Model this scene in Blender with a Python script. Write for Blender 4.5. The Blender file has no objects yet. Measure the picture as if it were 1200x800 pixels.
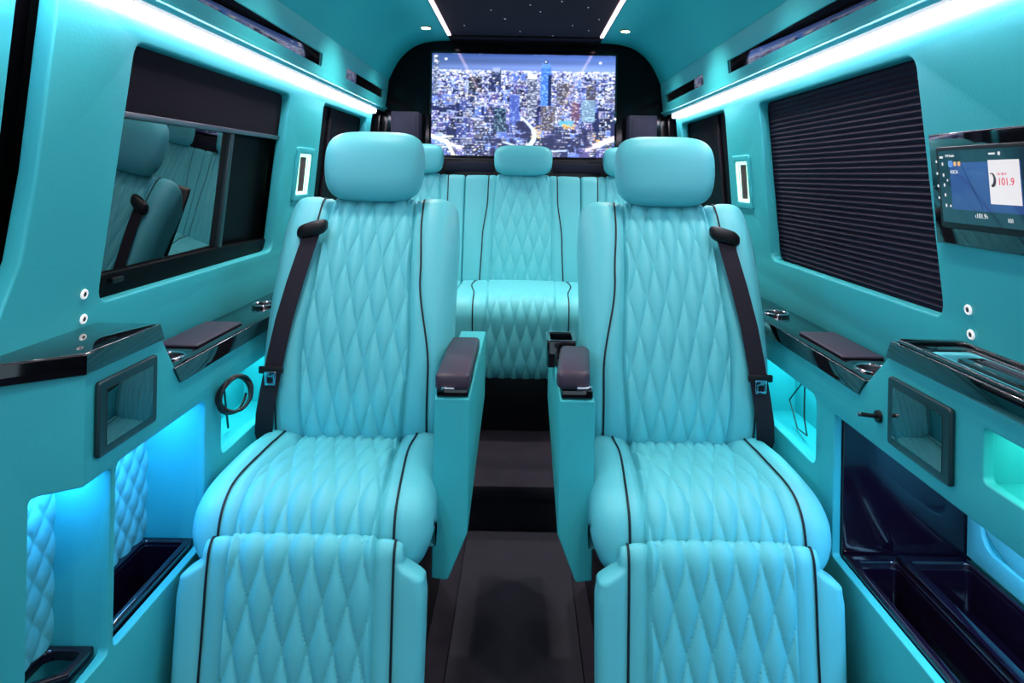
import bpy, bmesh, math, random
import numpy as np
from mathutils import Vector, Matrix
random.seed(7)
rng = np.random.RandomState(11)
S = bpy.context.scene
COL = S.collection
EYE = 1.31
PI = math.pi

# ------------------------------------------------------------------ materials
def lin(c):
    return tuple(((v/255)/12.92 if v/255 <= .04045 else ((v/255+.055)/1.055)**2.4) for v in c)

def mat(name, rgb, rough=.5, spec=.5, metal=0, ior=1.45, coat=0, bump=0, bscale=200, emit=None, estr=0, sheen=0, vary=0, vscale=3):
    m = bpy.data.materials.new(name); m.use_nodes = True
    nt = m.node_tree; p = nt.nodes['Principled BSDF']
    c = lin(rgb)
    p.inputs['Base Color'].default_value = (*c, 1)
    p.inputs['Roughness'].default_value = rough
    p.inputs['Specular IOR Level'].default_value = spec
    p.inputs['Metallic'].default_value = metal
    p.inputs['IOR'].default_value = ior
    p.inputs['Coat Weight'].default_value = coat
    p.inputs['Coat Roughness'].default_value = .03
    if sheen: p.inputs['Sheen Weight'].default_value = sheen
    if emit:
        p.inputs['Emission Color'].default_value = (*lin(emit), 1)
        p.inputs['Emission Strength'].default_value = estr
    tc = nt.nodes.new('ShaderNodeTexCoord')
    if bump:
        n = nt.nodes.new('ShaderNodeTexNoise'); n.inputs['Scale'].default_value = bscale
        n.inputs['Detail'].default_value = 3
        b = nt.nodes.new('ShaderNodeBump'); b.inputs['Strength'].default_value = bump
        b.inputs['Distance'].default_value = .002
        nt.links.new(tc.outputs['Object'], n.inputs['Vector'])
        nt.links.new(n.outputs['Fac'], b.inputs['Height'])
        nt.links.new(b.outputs['Normal'], p.inputs['Normal'])
    if vary:
        n = nt.nodes.new('ShaderNodeTexNoise'); n.inputs['Scale'].default_value = vscale
        n.inputs['Detail'].default_value = 4
        r = nt.nodes.new('ShaderNodeMixRGB')
        r.inputs['Color1'].default_value = (*[v*(1-vary) for v in c], 1)
        r.inputs['Color2'].default_value = (*[min(1, v*(1+vary)) for v in c], 1)
        nt.links.new(tc.outputs['Object'], n.inputs['Vector'])
        nt.links.new(n.outputs['Fac'], r.inputs['Fac'])
        nt.links.new(r.outputs['Color'], p.inputs['Base Color'])
    return m

M = {}
M['leather'] = mat('turquoise_leather', (92, 190, 201), .46, .4, bump=.12, bscale=260)
M['vinyl'] = mat('turquoise_vinyl', (54, 172, 181), .5, .4, bump=.15, bscale=180, vary=.04)
M['headliner'] = mat('turquoise_headliner', (36, 168, 174), .7, .2, bump=.1, bscale=300)
M['gloss'] = mat('gloss_black', (7, 9, 14), .05, .5, ior=1.6, coat=.6)
M['glass'] = mat('tinted_glass', (5, 6, 8), .015, .8, ior=2.0)
M['tablet'] = mat('tablet_glass', (6, 14, 18), .03, .8, ior=1.9)
M['tabbez'] = mat('tablet_bezel', (4, 34, 42), .4, .6, ior=1.6)
M['blackpl'] = mat('black_plastic', (16, 15, 20), .4, .4)
M['blackfr'] = mat('window_frame_black', (6, 6, 9), .5, .08)
M['piping'] = mat('black_piping', (12, 20, 32), .5, .4)
M['pad'] = mat('aubergine_vinyl', (60, 48, 64), .40, .45, bump=.1, bscale=300)
M['belt'] = mat('belt_webbing', (30, 27, 38), .75, .25, bump=.5, bscale=600)
M['blind'] = mat('pleated_blind', (42, 37, 54), .7, .15)
M['roller'] = mat('roller_blind', (26, 20, 30), .8, .12, bump=.1)
M['chrome'] = mat('chrome', (215, 215, 222), .12, .5, metal=1)
M['dullmetal'] = mat('dull_metal', (120, 118, 125), .35, .5, metal=1)
M['brass'] = mat('brass', (205, 160, 95), .25, .5, metal=1)
M['white'] = mat('white_plastic_glow', (235, 232, 230), .35, .5, emit=(235, 235, 235), estr=.5)  # glow put into the plastic so the ring buttons look brightly lit
M['carpet'] = mat('black_carpet', (48, 44, 54), .95, .1, bump=1.0, bscale=420, vary=.25, vscale=14)
M['matm'] = mat('floor_mat', (54, 52, 62), .9, .15, bump=.8, bscale=500, vary=.2, vscale=9)
M['starcloth'] = mat('star_cloth', (20, 22, 34), .85, .2, bump=.3, bscale=500)
M['speaker'] = mat('speaker_grey', (30, 32, 52), .7, .3, bump=.4, bscale=700)
M['tray'] = mat('gloss_tray', (20, 8, 25), .12, .5, ior=1.55, coat=.3)
M['cable'] = mat('cable_rubber', (22, 24, 30), .4, .5)
M['led'] = mat('cove_led', (255, 255, 255), .5, emit=(255, 236, 255), estr=34)
M['strip'] = mat('ceiling_led', (255, 255, 255), .5, emit=(255, 212, 226), estr=5)
M['down'] = mat('downlight_lamp', (255, 255, 255), .5, emit=(255, 240, 205), estr=25)
M['star'] = mat('star_fibre', (255, 255, 255), .5, emit=(190, 205, 225), estr=.7)
M['cubled'] = mat('cubby_led', (255, 255, 255), .5, emit=(80, 200, 255), estr=8)
M['slotlit'] = mat('lit_slot_lining', (235, 250, 240), .5, emit=(190, 250, 225), estr=1.05)
M['slotbelt'] = mat('brown_belt', (78, 62, 66), .7, .3, bump=.4, bscale=500)

def screen_mat(name, strength):
    m = bpy.data.materials.new(name); m.use_nodes = True
    nt = m.node_tree; p = nt.nodes['Principled BSDF']
    a = nt.nodes.new('ShaderNodeVertexColor'); a.layer_name = 'Col'
    p.inputs['Base Color'].default_value = (.01, .01, .015, 1)
    p.inputs['Roughness'].default_value = .04
    p.inputs['IOR'].default_value = 1.6
    p.inputs['Emission Strength'].default_value = strength
    nt.links.new(a.outputs['Color'], p.inputs['Emission Color'])
    return m
M['tv'] = screen_mat('television_picture', 1.2)
M['radio'] = screen_mat('radio_display', .9)
def glow(name, rgb, s=1):
    return mat(name, (5, 5, 5), .3, emit=rgb, estr=s)
M['txtw'] = glow('display_white', (225, 235, 240), .9)
M['txtr'] = glow('display_red', (225, 60, 95), .9)
M['txtd'] = glow('display_dark', (70, 66, 76), .8)
M['txtb'] = glow('display_blue', (96, 150, 225), .9)
M['txto'] = glow('display_orange', (235, 190, 130), .9)

# ------------------------------------------------------------------ object helpers
def thing(name, label, cat, loc=(0, 0, 0), group=None):
    o = bpy.data.objects.new(name, None); COL.objects.link(o)
    o.location = loc; o.empty_display_size = .1
    o['label'] = label; o['category'] = cat
    if group: o['group'] = group
    return o

def obj(name, me, m, parent=None, label=None, kind=None):
    o = bpy.data.objects.new(name, me); COL.objects.link(o)
    me.name = name
    if m is not None:
        me.materials.clear(); me.materials.append(m)
    if parent is not None:
        o.parent = parent
        if parent.type == 'EMPTY':
            o.matrix_parent_inverse = Matrix.Translation(-Vector(parent.location))
    if label: o['label'] = label
    if kind: o['kind'] = kind
    return o

def tag(o, label, cat, group=None):
    o['label'] = label; o['category'] = cat
    if group: o['group'] = group
    return o

def finish(bm, smooth=True, ang=40, recalc=True):
    if recalc: bmesh.ops.recalc_face_normals(bm, faces=bm.faces)
    me = bpy.data.meshes.new('m'); bm.to_mesh(me); bm.free()
    if smooth:
        me.polygons.foreach_set('use_smooth', [True]*len(me.polygons))
        if ang < 179: me.set_sharp_from_angle(angle=math.radians(ang))
    me.update()
    return me

def box(bm, x0, x1, y0, y1, z0, z1, bev=0, seg=2, f=None):
    vs = []
    t = bmesh.new()
    c = [t.verts.new((x, y, z)) for x in (x0, x1) for y in (y0, y1) for z in (z0, z1)]
    for q in ((0, 1, 3, 2), (4, 6, 7, 5), (0, 4, 5, 1), (2, 3, 7, 6), (0, 2, 6, 4), (1, 5, 7, 3)):
        t.faces.new([c[i] for i in q])
    bmesh.ops.recalc_face_normals(t, faces=t.faces)
    if bev: bmesh.ops.bevel(t, geom=list(t.edges), offset=bev, segments=seg, profile=.5, affect='EDGES')
    if f:
        for v in t.verts: v.co = Vector(f(v.co))
    me = bpy.data.meshes.new('t'); t.to_mesh(me); t.free(); bm.from_mesh(me); bpy.data.meshes.remove(me)

def box_me(x0, x1, y0, y1, z0, z1, bev=0, seg=2, f=None):
    bm = bmesh.new(); box(bm, x0, x1, y0, y1, z0, z1, bev, seg, f); return finish(bm)

def tube(bm, pts, r, n=8, closed=False):
    pts = [Vector(p) for p in pts]; rings = []
    prev = None
    N = len(pts)
    for i, p in enumerate(pts):
        a = pts[i-1] if (i > 0 or closed) else p
        b = pts[(i+1) % N] if (i < N-1 or closed) else p
        d = (b-a).normalized()
        up = prev if prev is not None else (Vector((0, 0, 1)) if abs(d.z) < .9 else Vector((1, 0, 0)))
        s = d.cross(up)
        if s.length < 1e-6: s = d.cross(Vector((1, .3, 0)))
        s.normalize(); u = s.cross(d).normalized(); prev = u
        rr = r[i] if isinstance(r, (list, tuple)) else r
        rings.append([bm.verts.new(p + s*math.cos(2*PI*k/n)*rr + u*math.sin(2*PI*k/n)*rr) for k in range(n)])
    for i in range(N if closed else N-1):
        A, B = rings[i], rings[(i+1) % N]
        for k in range(n):
            bm.faces.new((A[k], A[(k+1) % n], B[(k+1) % n], B[k]))
    if not closed:
        bm.faces.new(rings[0][::-1]); bm.faces.new(rings[-1])

def tube_me(pts, r, n=8, closed=False):
    bm = bmesh.new(); tube(bm, pts, r, n, closed); return finish(bm, ang=60)

def rounded(poly, r, n=5):
    """round the corners of a 2-D polygon; r is one radius or one per corner"""
    out = []; N = len(poly)
    for i in range(N):
        p = Vector(poly[i]); a = Vector(poly[i-1]); b = Vector(poly[(i+1) % N])
        ri = r[i] if isinstance(r, (list, tuple)) else r
        if ri <= 0: out.append(tuple(p)); continue
        da = (a-p); db = (b-p)
        ang = da.angle(db)
        t = min(ri/math.tan(ang/2), da.length*.45, db.length*.45)
        p0 = p+da.normalized()*t; p1 = p+db.normalized()*t
        for k in range(n+1):
            s = k/n
            out.append(tuple(p0*(1-s)**2 + p*2*s*(1-s) + p1*s*s))
    return out

def slab(outer, holes, depth, bev, mapf, bis=None, ang=35):
    """flat plate with holes, extruded; mapf(a, b, d) with d in 0..depth gives the place in the van"""
    cu = bpy.data.curves.new('c', 'CURVE'); cu.dimensions = '2D'; cu.fill_mode = 'BOTH'
    cu.extrude = max(depth/2-bev, 1e-4); cu.bevel_depth = bev; cu.bevel_resolution = 2; cu.offset = -bev
    for pl in [outer]+list(holes):
        s = cu.splines.new('POLY'); s.points.add(len(pl)-1); s.use_cyclic_u = True
        for i, p in enumerate(pl): s.points[i].co = (p[0], p[1], 0, 1)
    o = bpy.data.objects.new('c', cu); COL.objects.link(o)
    bpy.context.view_layer.update()
    dg = bpy.context.evaluated_depsgraph_get()
    me = bpy.data.meshes.new_from_object(o.evaluated_get(dg))
    bpy.data.objects.remove(o); bpy.data.curves.remove(cu)
    bm = bmesh.new(); bm.from_mesh(me); bpy.data.meshes.remove(me)
    bmesh.ops.remove_doubles(bm, verts=bm.verts, dist=1e-5)
    for (co, no) in (bis or []):
        bmesh.ops.bisect_plane(bm, geom=list(bm.verts)+list(bm.edges)+list(bm.faces), plane_co=co, plane_no=no)
    for v in bm.verts:
        v.co = Vector(mapf(v.co.x, v.co.y, v.co.z+depth/2))
    return finish(bm, ang=ang)

# ------------------------------------------------------------------ van geometry
def wx(z):                       # inner face of the upper wall, leaning in towards the roof
    return .873 - .1*(z-.885)
XL = .74                         # inner face of the lower panels
def up(sg, out=0):
    return lambda a, b, d: (sg*(wx(b)+out+d), a, b)
def lo(sg, x0=XL):
    return lambda a, b, d: (sg*(x0+d), a, b)
def flat(z):                     # a=x, b=y, going up by d
    return lambda a, b, d: (a, b, z+d)

# ---- camera
cam = bpy.data.cameras.new('camera'); co = bpy.data.objects.new('camera', cam); COL.objects.link(co)
cam.sensor_width = 36; cam.lens = 24
cam.shift_x = -13/1200; cam.shift_y = -195/1200
co.matrix_world = Matrix.Translation((0, 0, EYE)) @ Matrix.Rotation(math.radians(90), 4, 'X') @ Matrix.Rotation(math.radians(1.0), 4, 'Z')
cam.clip_start = .02
S.camera = co

# ---- floor, shell, bulkhead
obj('floor', box_me(-1.12, 1.12, -1.3, 3.95, -.05, 0), M['carpet'], kind='structure')
wl = obj('wall_back', box_me(-1.1, 1.1, 3.80, 3.86, 0, 2.12), mat('bulkhead_black', (4, 6, 11), .10, .35, ior=1.3), kind='structure')
for sg, nm in ((-1, 'wall_left_shell'), (1, 'wall_right_shell')):
    obj('wall_outer_left' if sg < 0 else 'wall_outer_right', box_me(*sorted((sg*1.12, sg*1.15)), -1.3, 3.9, -.05, 2.2), M['blackfr'], kind='structure')

# rear platform
platform = thing('rear_platform', 'black carpeted step and raised platform in front of the rear bench', 'step', (0, 2.5, 0))
obj('platform_top', box_me(-.86, .86, 2.50, 3.79, .12, .17, .006), M['carpet'], platform)
obj('riser', box_me(-.86, .86, 2.52, 2.56, .0, .12), M['carpet'], platform)
fm = obj('floor_mat', box_me(-.18, .18, -.6, 2.49, .0005, .012, .004), M['matm'])
tag(fm, 'long dark floor mat running down the aisle between the two captain seats', 'floor mat')

# ---- ceiling
prof = [(.405, 2.05), (.50, 2.046), (.58, 2.03), (.64, 1.998), (.69, 1.95), (.725, 1.895), (.755, 1.829)]
def sweep(profile, y0, y1, th, sg=1, n=24):
    bm = bmesh.new()
    P = []
    for (x, z) in profile: P.append((x, z))
    out = []
    for i, (x, z) in enumerate(P):
        a = P[max(i-1, 0)]; b = P[min(i+1, len(P)-1)]
        d = Vector((b[0]-a[0], b[1]-a[1])).normalized(); nrm = Vector((-d.y, d.x))
        if nrm.y < 0 and nrm.x < 0: nrm = -nrm
        out.append((x+nrm.x*th, z+nrm.y*th))
    loop = P+out[::-1]
    A = [bm.verts.new((sg*x, y0, z)) for x, z in loop]; B = [bm.verts.new((sg*x, y1, z)) for x, z in loop]
    N = len(loop)
    for k in range(N): bm.faces.new((A[k], A[(k+1) % N], B[(k+1) % N], B[k]))
    bm.faces.new(A); bm.faces.new(B[::-1])
    return bm
def smoothprof(P, n=4):
    out = []
    for i in range(len(P)-1):
        p0 = P[max(i-1, 0)]; p1 = P[i]; p2 = P[i+1]; p3 = P[min(i+2, len(P)-1)]
        for k in range(n):
            t = k/n
            out.append(tuple(.5*((2*p1[j])+(-p0[j]+p2[j])*t+(2*p0[j]-5*p1[j]+4*p2[j]-p3[j])*t*t+(-p0[j]+3*p1[j]-3*p2[j]+p3[j])*t**3) for j in range(len(p1))))
    out.append(tuple(P[-1])); return out
bm = sweep(smoothprof(prof), -1.2, 3.8, .02, 1)
b2 = sweep(smoothprof(prof), -1.2, 3.8, .02, -1)
me2 = bpy.data.meshes.new('t'); b2.to_mesh(me2); b2.free(); bm.from_mesh(me2)
obj('ceiling', finish(bm, ang=50), M['headliner'], kind='structure')
cp = thing('star_ceiling_panel', 'black fabric ceiling panel dotted with tiny star lights between the two pink light strips', 'ceiling panel', (0, 1.3, 2.06))
obj('panel', box_me(-.398, .398, -1.2, 3.795, 2.046, 2.075), M['starcloth'], cp)
stars = [(560+29, 22.5), (606.5, 37), (655, 2), (686, 9), (699, 23), (687, 36), (588, 22), (572, 12), (541, 30), (630, 14), (645, 42), (618, 6), (552, 44), (668, 30)]
for (px, py) in stars:
    Y = .735*800/(205-py+ (px-613)*.0175)
    X = (px-613)*Y/800
    bm = bmesh.new(); bmesh.ops.create_icosphere(bm, subdivisions=1, radius=.0035)
    for v in bm.verts: v.co = Vector((v.co.x+X, v.co.y+Y, v.co.z*.4+2.0455))
    obj('star_light', finish(bm), M['star'], cp)
for sg in (-1, 1):
    t = thing('light_strip', ('left' if sg < 0 else 'right')+' pinkish white light strip along the edge of the star ceiling', 'light strip', (sg*.402, 1.3, 2.04), group='ceiling light strips')
    obj('diffuser', box_me(*sorted((sg*.394, sg*.411)), -1.1, 3.60, 2.038, 2.046, .002), M['strip'], t)
    obj('housing', box_me(*sorted((sg*.388, sg*.417)), -1.1, 3.61, 2.044, 2.062), M['blackpl'], t)
# the headliner edge round the back of the black panel
obj('trim_1', box_me(-.41, .41, 3.62, 3.80, 2.035, 2.052, .004), M['blackfr'], kind='structure')

# downlights: two in view; the unseen rows nearer are added for more top light
for sg in (-1, 1):
    for Y in (3.44, 2.7, 1.95, 1.2, .45):
        X, Z = sg*.503, 2.046
        t = thing('downlight', 'small brass-ringed ceiling spotlight glowing near the %s end of the TV wall' % ('left' if sg < 0 else 'right') if Y > 3 else 'small added brass-ringed ceiling spotlight, out of view above the camera on the %s side, ' % ('left' if sg < 0 else 'right')+('behind the captain seats' if Y > 2.5 else 'over the captain seats' if Y > 1.5 else 'over the footrests' if Y > 1 else 'near the cab'), 'spotlight', (X, Y, Z), group='ceiling spotlights')
        bm = bmesh.new(); tube(bm, [(X+.024*math.cos(a*PI/12), Y+.024*math.sin(a*PI/12), Z-.002) for a in range(24)], .004, 8, True)
        obj('ring', finish(bm), M['brass'], t)
        bm = bmesh.new(); bmesh.ops.create_cone(bm, cap_ends=True, segments=24, radius1=.02, radius2=.022, depth=.01)
        for v in bm.verts: v.co += Vector((X, Y, Z-.002))
        obj('lamp', finish(bm), M['down'], t)
        L = bpy.data.lights.new('spot', 'SPOT'); L.energy = 34 if Y == 2.7 else 15; L.color = (1, .95, .85); L.spot_size = math.radians(110); L.spot_blend = .7; L.shadow_soft_size = .03  # added pair behind the captain seats is stronger, to brighten the bench
        lo_ = bpy.data.objects.new('downlight_beam', L); COL.objects.link(lo_); lo_.parent = t; lo_.location = (0, 0, -.02)

# ---- upper walls
W1 = [(1.385, 1.035), (1.412, 1.572), (2.352, 1.572), (2.345, 1.035)]
W2 = [(2.76, .98), (2.74, 1.585), (3.49, 1.585), (3.50, .98)]
SL = [(2.50, 1.222), (2.50, 1.375), (2.645, 1.375), (2.645, 1.222)]
for sg in (-1, 1):
    if sg < 0:
        out = [(1.17, 1.66), (1.168, 1.3), (1.155, 1.15), (1.12, 1.06), (1.02, 1.0), (.8, .98), (.8, .84), (3.60, .84), (3.60, 1.66)]
    else:
        out = [(.2, 1.66), (.2, .84), (3.60, .84), (3.60, 1.66)]
    me = slab(out, [rounded(W1, .035), rounded(W2, .03), rounded(SL, .012)], .035, .006, up(sg))
    obj('wall_left' if sg < 0 else 'wall_right', me, M['vinyl'], kind='structure')
    side = 'left' if sg < 0 else 'right'
    # black gloss rear pillar
    obj('trim_2' if sg < 0 else 'trim_3', slab([(3.60, .84), (3.80, .84), (3.80, 1.64), (3.60, 1.64)], [], .035, .01, up(sg)), M['gloss'], kind='structure')
    # lower rear wall part behind rail
    obj('trim_4' if sg < 0 else 'trim_5', slab([(2.49, .0), (3.8, .0), (3.8, .845), (2.49, .845)], [], .02, .002, lo(sg, .862)), M['vinyl'], kind='structure')
    # window 2 glass
    w = obj('window_3' if sg < 0 else 'window_4', slab([(2.70, .95), (3.54, .95), (3.54, 1.61), (2.70, 1.61)], [], .01, .001, up(sg, .037)), M['blackfr'], kind='structure')
    obj('window_frame', slab([(2.94, .99), (2.965, .99), (2.955, 1.585), (2.935, 1.585)], [], .008, .001, up(sg, .027)), M['dullmetal' if 0 else 'roller'], w)
    # lit belt slot
    t = thing('belt_outlet', 'small glowing frame holding a brown belt in the %s pillar between the windows' % side, 'belt outlet', (sg*.84, 2.57, 1.22), group='glowing belt outlets in the pillars')
    obj('frame', slab(rounded([(2.475, 1.198), (2.475, 1.398), (2.67, 1.398), (2.67, 1.198)], .012), [rounded(SL, .01)], .010, .003, up(sg, -.008)), M['vinyl'], t)
    obj('lit_rim', slab(rounded([(2.498, 1.22), (2.498, 1.377), (2.647, 1.377), (2.647, 1.22)], .01), [rounded([(2.515, 1.234), (2.515, 1.363), (2.63, 1.363), (2.63, 1.234)], .006)], .006, .001, up(sg, -.003)), M['slotlit'], t)
    obj('lit_lining', slab([(2.49, 1.21), (2.49, 1.385), (2.655, 1.385), (2.655, 1.21)], [], .004, .001, up(sg, .010)), M['slotlit'], t)
    obj('belt_webbing', slab([(2.562, 1.225), (2.552, 1.372), (2.606, 1.372), (2.612, 1.225)], [], .006, .002, up(sg, .002)), M['slotbelt'], t, label='brown webbing')

# window 1 left: sliding glass, frame and half-lowered roller blind
w1 = obj('window_1', slab([(1.36, 1.0), (2.0, 1.0), (2.0, 1.6), (1.36, 1.6)], [], .008, .001, up(-1, .040)), M['glass'], kind='structure')
obj('pane', slab([(1.98, 1.0), (2.38, 1.0), (2.38, 1.6), (1.98, 1.6)], [], .006, .001, up(-1, .060)), M['blackfr'], w1)
obj('window_frame', slab([(1.355, 1.0), (2.38, 1.0), (2.38, 1.075), (2.0, 1.085), (1.355, 1.085)], [], .03, .004, up(-1, .028)), M['blackfr'], w1)
obj('window_post', slab([(1.985, 1.07), (2.01, 1.07), (2.01, 1.45), (1.985, 1.45)], [], .02, .003, up(-1, .03)), M['tabbez'], w1)
obj('window_latch', slab(rounded([(1.46, 1.062), (1.50, 1.062), (1.50, 1.074), (1.46, 1.074)], .004), [], .008, .002, up(-1, .018)), M['blackpl'], w1)
rb = thing('roller_blind', 'dark half-lowered roller blind in the left window', 'blind', (-.83, 1.85, 1.42))
obj('fabric', slab([(1.36, 1.43), (2.38, 1.43), (2.38, 1.60), (1.36, 1.60)], [], .003, .0005, up(-1, .028)), M['roller'], rb)
obj('bottom_bar', slab([(1.375, 1.416), (2.365, 1.416), (2.365, 1.43), (1.375, 1.43)], [], .010, .003, up(-1, .022)), M['dullmetal'], rb)
# window 1 right: fully closed pleated blind in front of glass
w2 = obj('window_2', slab([(1.36, 1.0), (2.38, 1.0), (2.38, 1.6), (1.36, 1.6)], [], .008, .001, up(1, .055)), M['glass'], kind='structure')
bm = bmesh.new(); npl = 39; rows = []
for k in range(npl*2+1):
    z = 1.015 + k*(.58/(npl*2)); d = .032 + (.008 if k % 2 else 0)
    rows.append([bm.verts.new(((wx(z)+d), y, z)) for y in (1.37, 2.37)] + [bm.verts.new(((wx(z)+d+.002), y, z)) for y in (2.37, 1.37)])
for a, b in zip(rows, rows[1:]):
    for k in range(4): bm.faces.new((a[k], a[(k+1) % 4], b[(k+1) % 4], b[k]))
bm.faces.new(rows[0]); bm.faces.new(rows[-1][::-1])
pb = obj('pleated_blind', finish(bm, smooth=False), M['blind'])
tag(pb, 'closed dark pleated blind filling the right window beside the radio screen', 'blind')

# sliding-door side seam at the near left
d1 = obj('door_1', slab([(-.6, .4), (1.12, .4), (1.12, 1.0), (1.128, 1.3), (1.128, 1.70), (-.6, 1.70)], [], .03, .008, up(-1, .036)), M['vinyl'], kind='structure')
obj('door_seal', slab([(1.0, .9), (1.2, .9), (1.2, 1.72), (1.0, 1.72)], [], .01, .002, up(-1, .068)), M['blackfr'], d1)

# ---- valance with black slots, cove light
def val(sg, out=0):   # b is height
    return lambda a, b, d: (sg*(.775-(b-1.649)*(.02/.18)+out+d), a, b)
for sg in (-1, 1):
    side = 'left' if sg < 0 else 'right'
    s1 = [(.35, 1.706), (2.58, 1.706), (2.58, 1.755), (.35, 1.755)]
    s2 = [(2.93, 1.712), (3.72, 1.712), (3.72, 1.757), (2.93, 1.757)]
    o = obj('trim_6' if sg < 0 else 'trim_7', slab([(-1.2, 1.649), (3.8, 1.649), (3.8, 1.829), (-1.2, 1.829)], [s1, s2], .012, .002, val(sg)), M['vinyl'], kind='structure')
    for k, q in enumerate((s1, s2)):
        g = .004
        v = thing('overhead_slot', '%s black glossy overhead slot above the %s cove light' % (('long near', 'short rear')[k], side), 'overhead slot', (sg*.78, (q[0][0]+q[1][0])/2, 1.715), group='black overhead slots')
        obj('back_panel', slab([(q[0][0]-g, q[0][1]-g), (q[1][0]+g, q[1][1]-g), (q[2][0]+g, q[2][1]+g), (q[3][0]-g, q[3][1]+g)], [], .006, .001, val(sg, .003)), M['gloss'], v)
    # closing ledge over the light
    obj('trim_8' if sg < 0 else 'trim_9', box_me(*sorted((sg*.762, sg*.87)), -1.2, 3.8, 1.660, 1.672, .002), M['vinyl'], kind='structure')
    t = thing('cove_light', 'long white glowing cove light above the %s windows' % side, 'cove light', (sg*.79, 1.2, 1.63), group='cove lights')
    obj('diffuser', slab([(-1.1, 1.622), (3.59, 1.622), (3.59, 1.640), (-1.1, 1.640)], [], .018, .004, up(sg, -.020)), M['led'], t)
    obj('channel', slab([(-1.1, 1.640), (3.60, 1.640), (3.60, 1.659), (-1.1, 1.659)], [], .018, .002, up(sg, -.020)), M['white'], t)

# ------------------------------------------------------------------ quilting
def quilt(x, t, W, H):
    a = x/W+t/H; b = x/W-t/H
    return (abs(math.sin(PI*a))*abs(math.sin(PI*b)))**.36

def interp(tab, t):
    if t <= tab[0][0]: return tab[0][1]
    for (t0, v0), (t1, v1) in zip(tab, tab[1:]):
        if t <= t1:
            s = (t-t0)/(t1-t0); s = s*s*(3-2*s)
            return v0+(v1-v0)*s
    return tab[-1][1]

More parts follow.
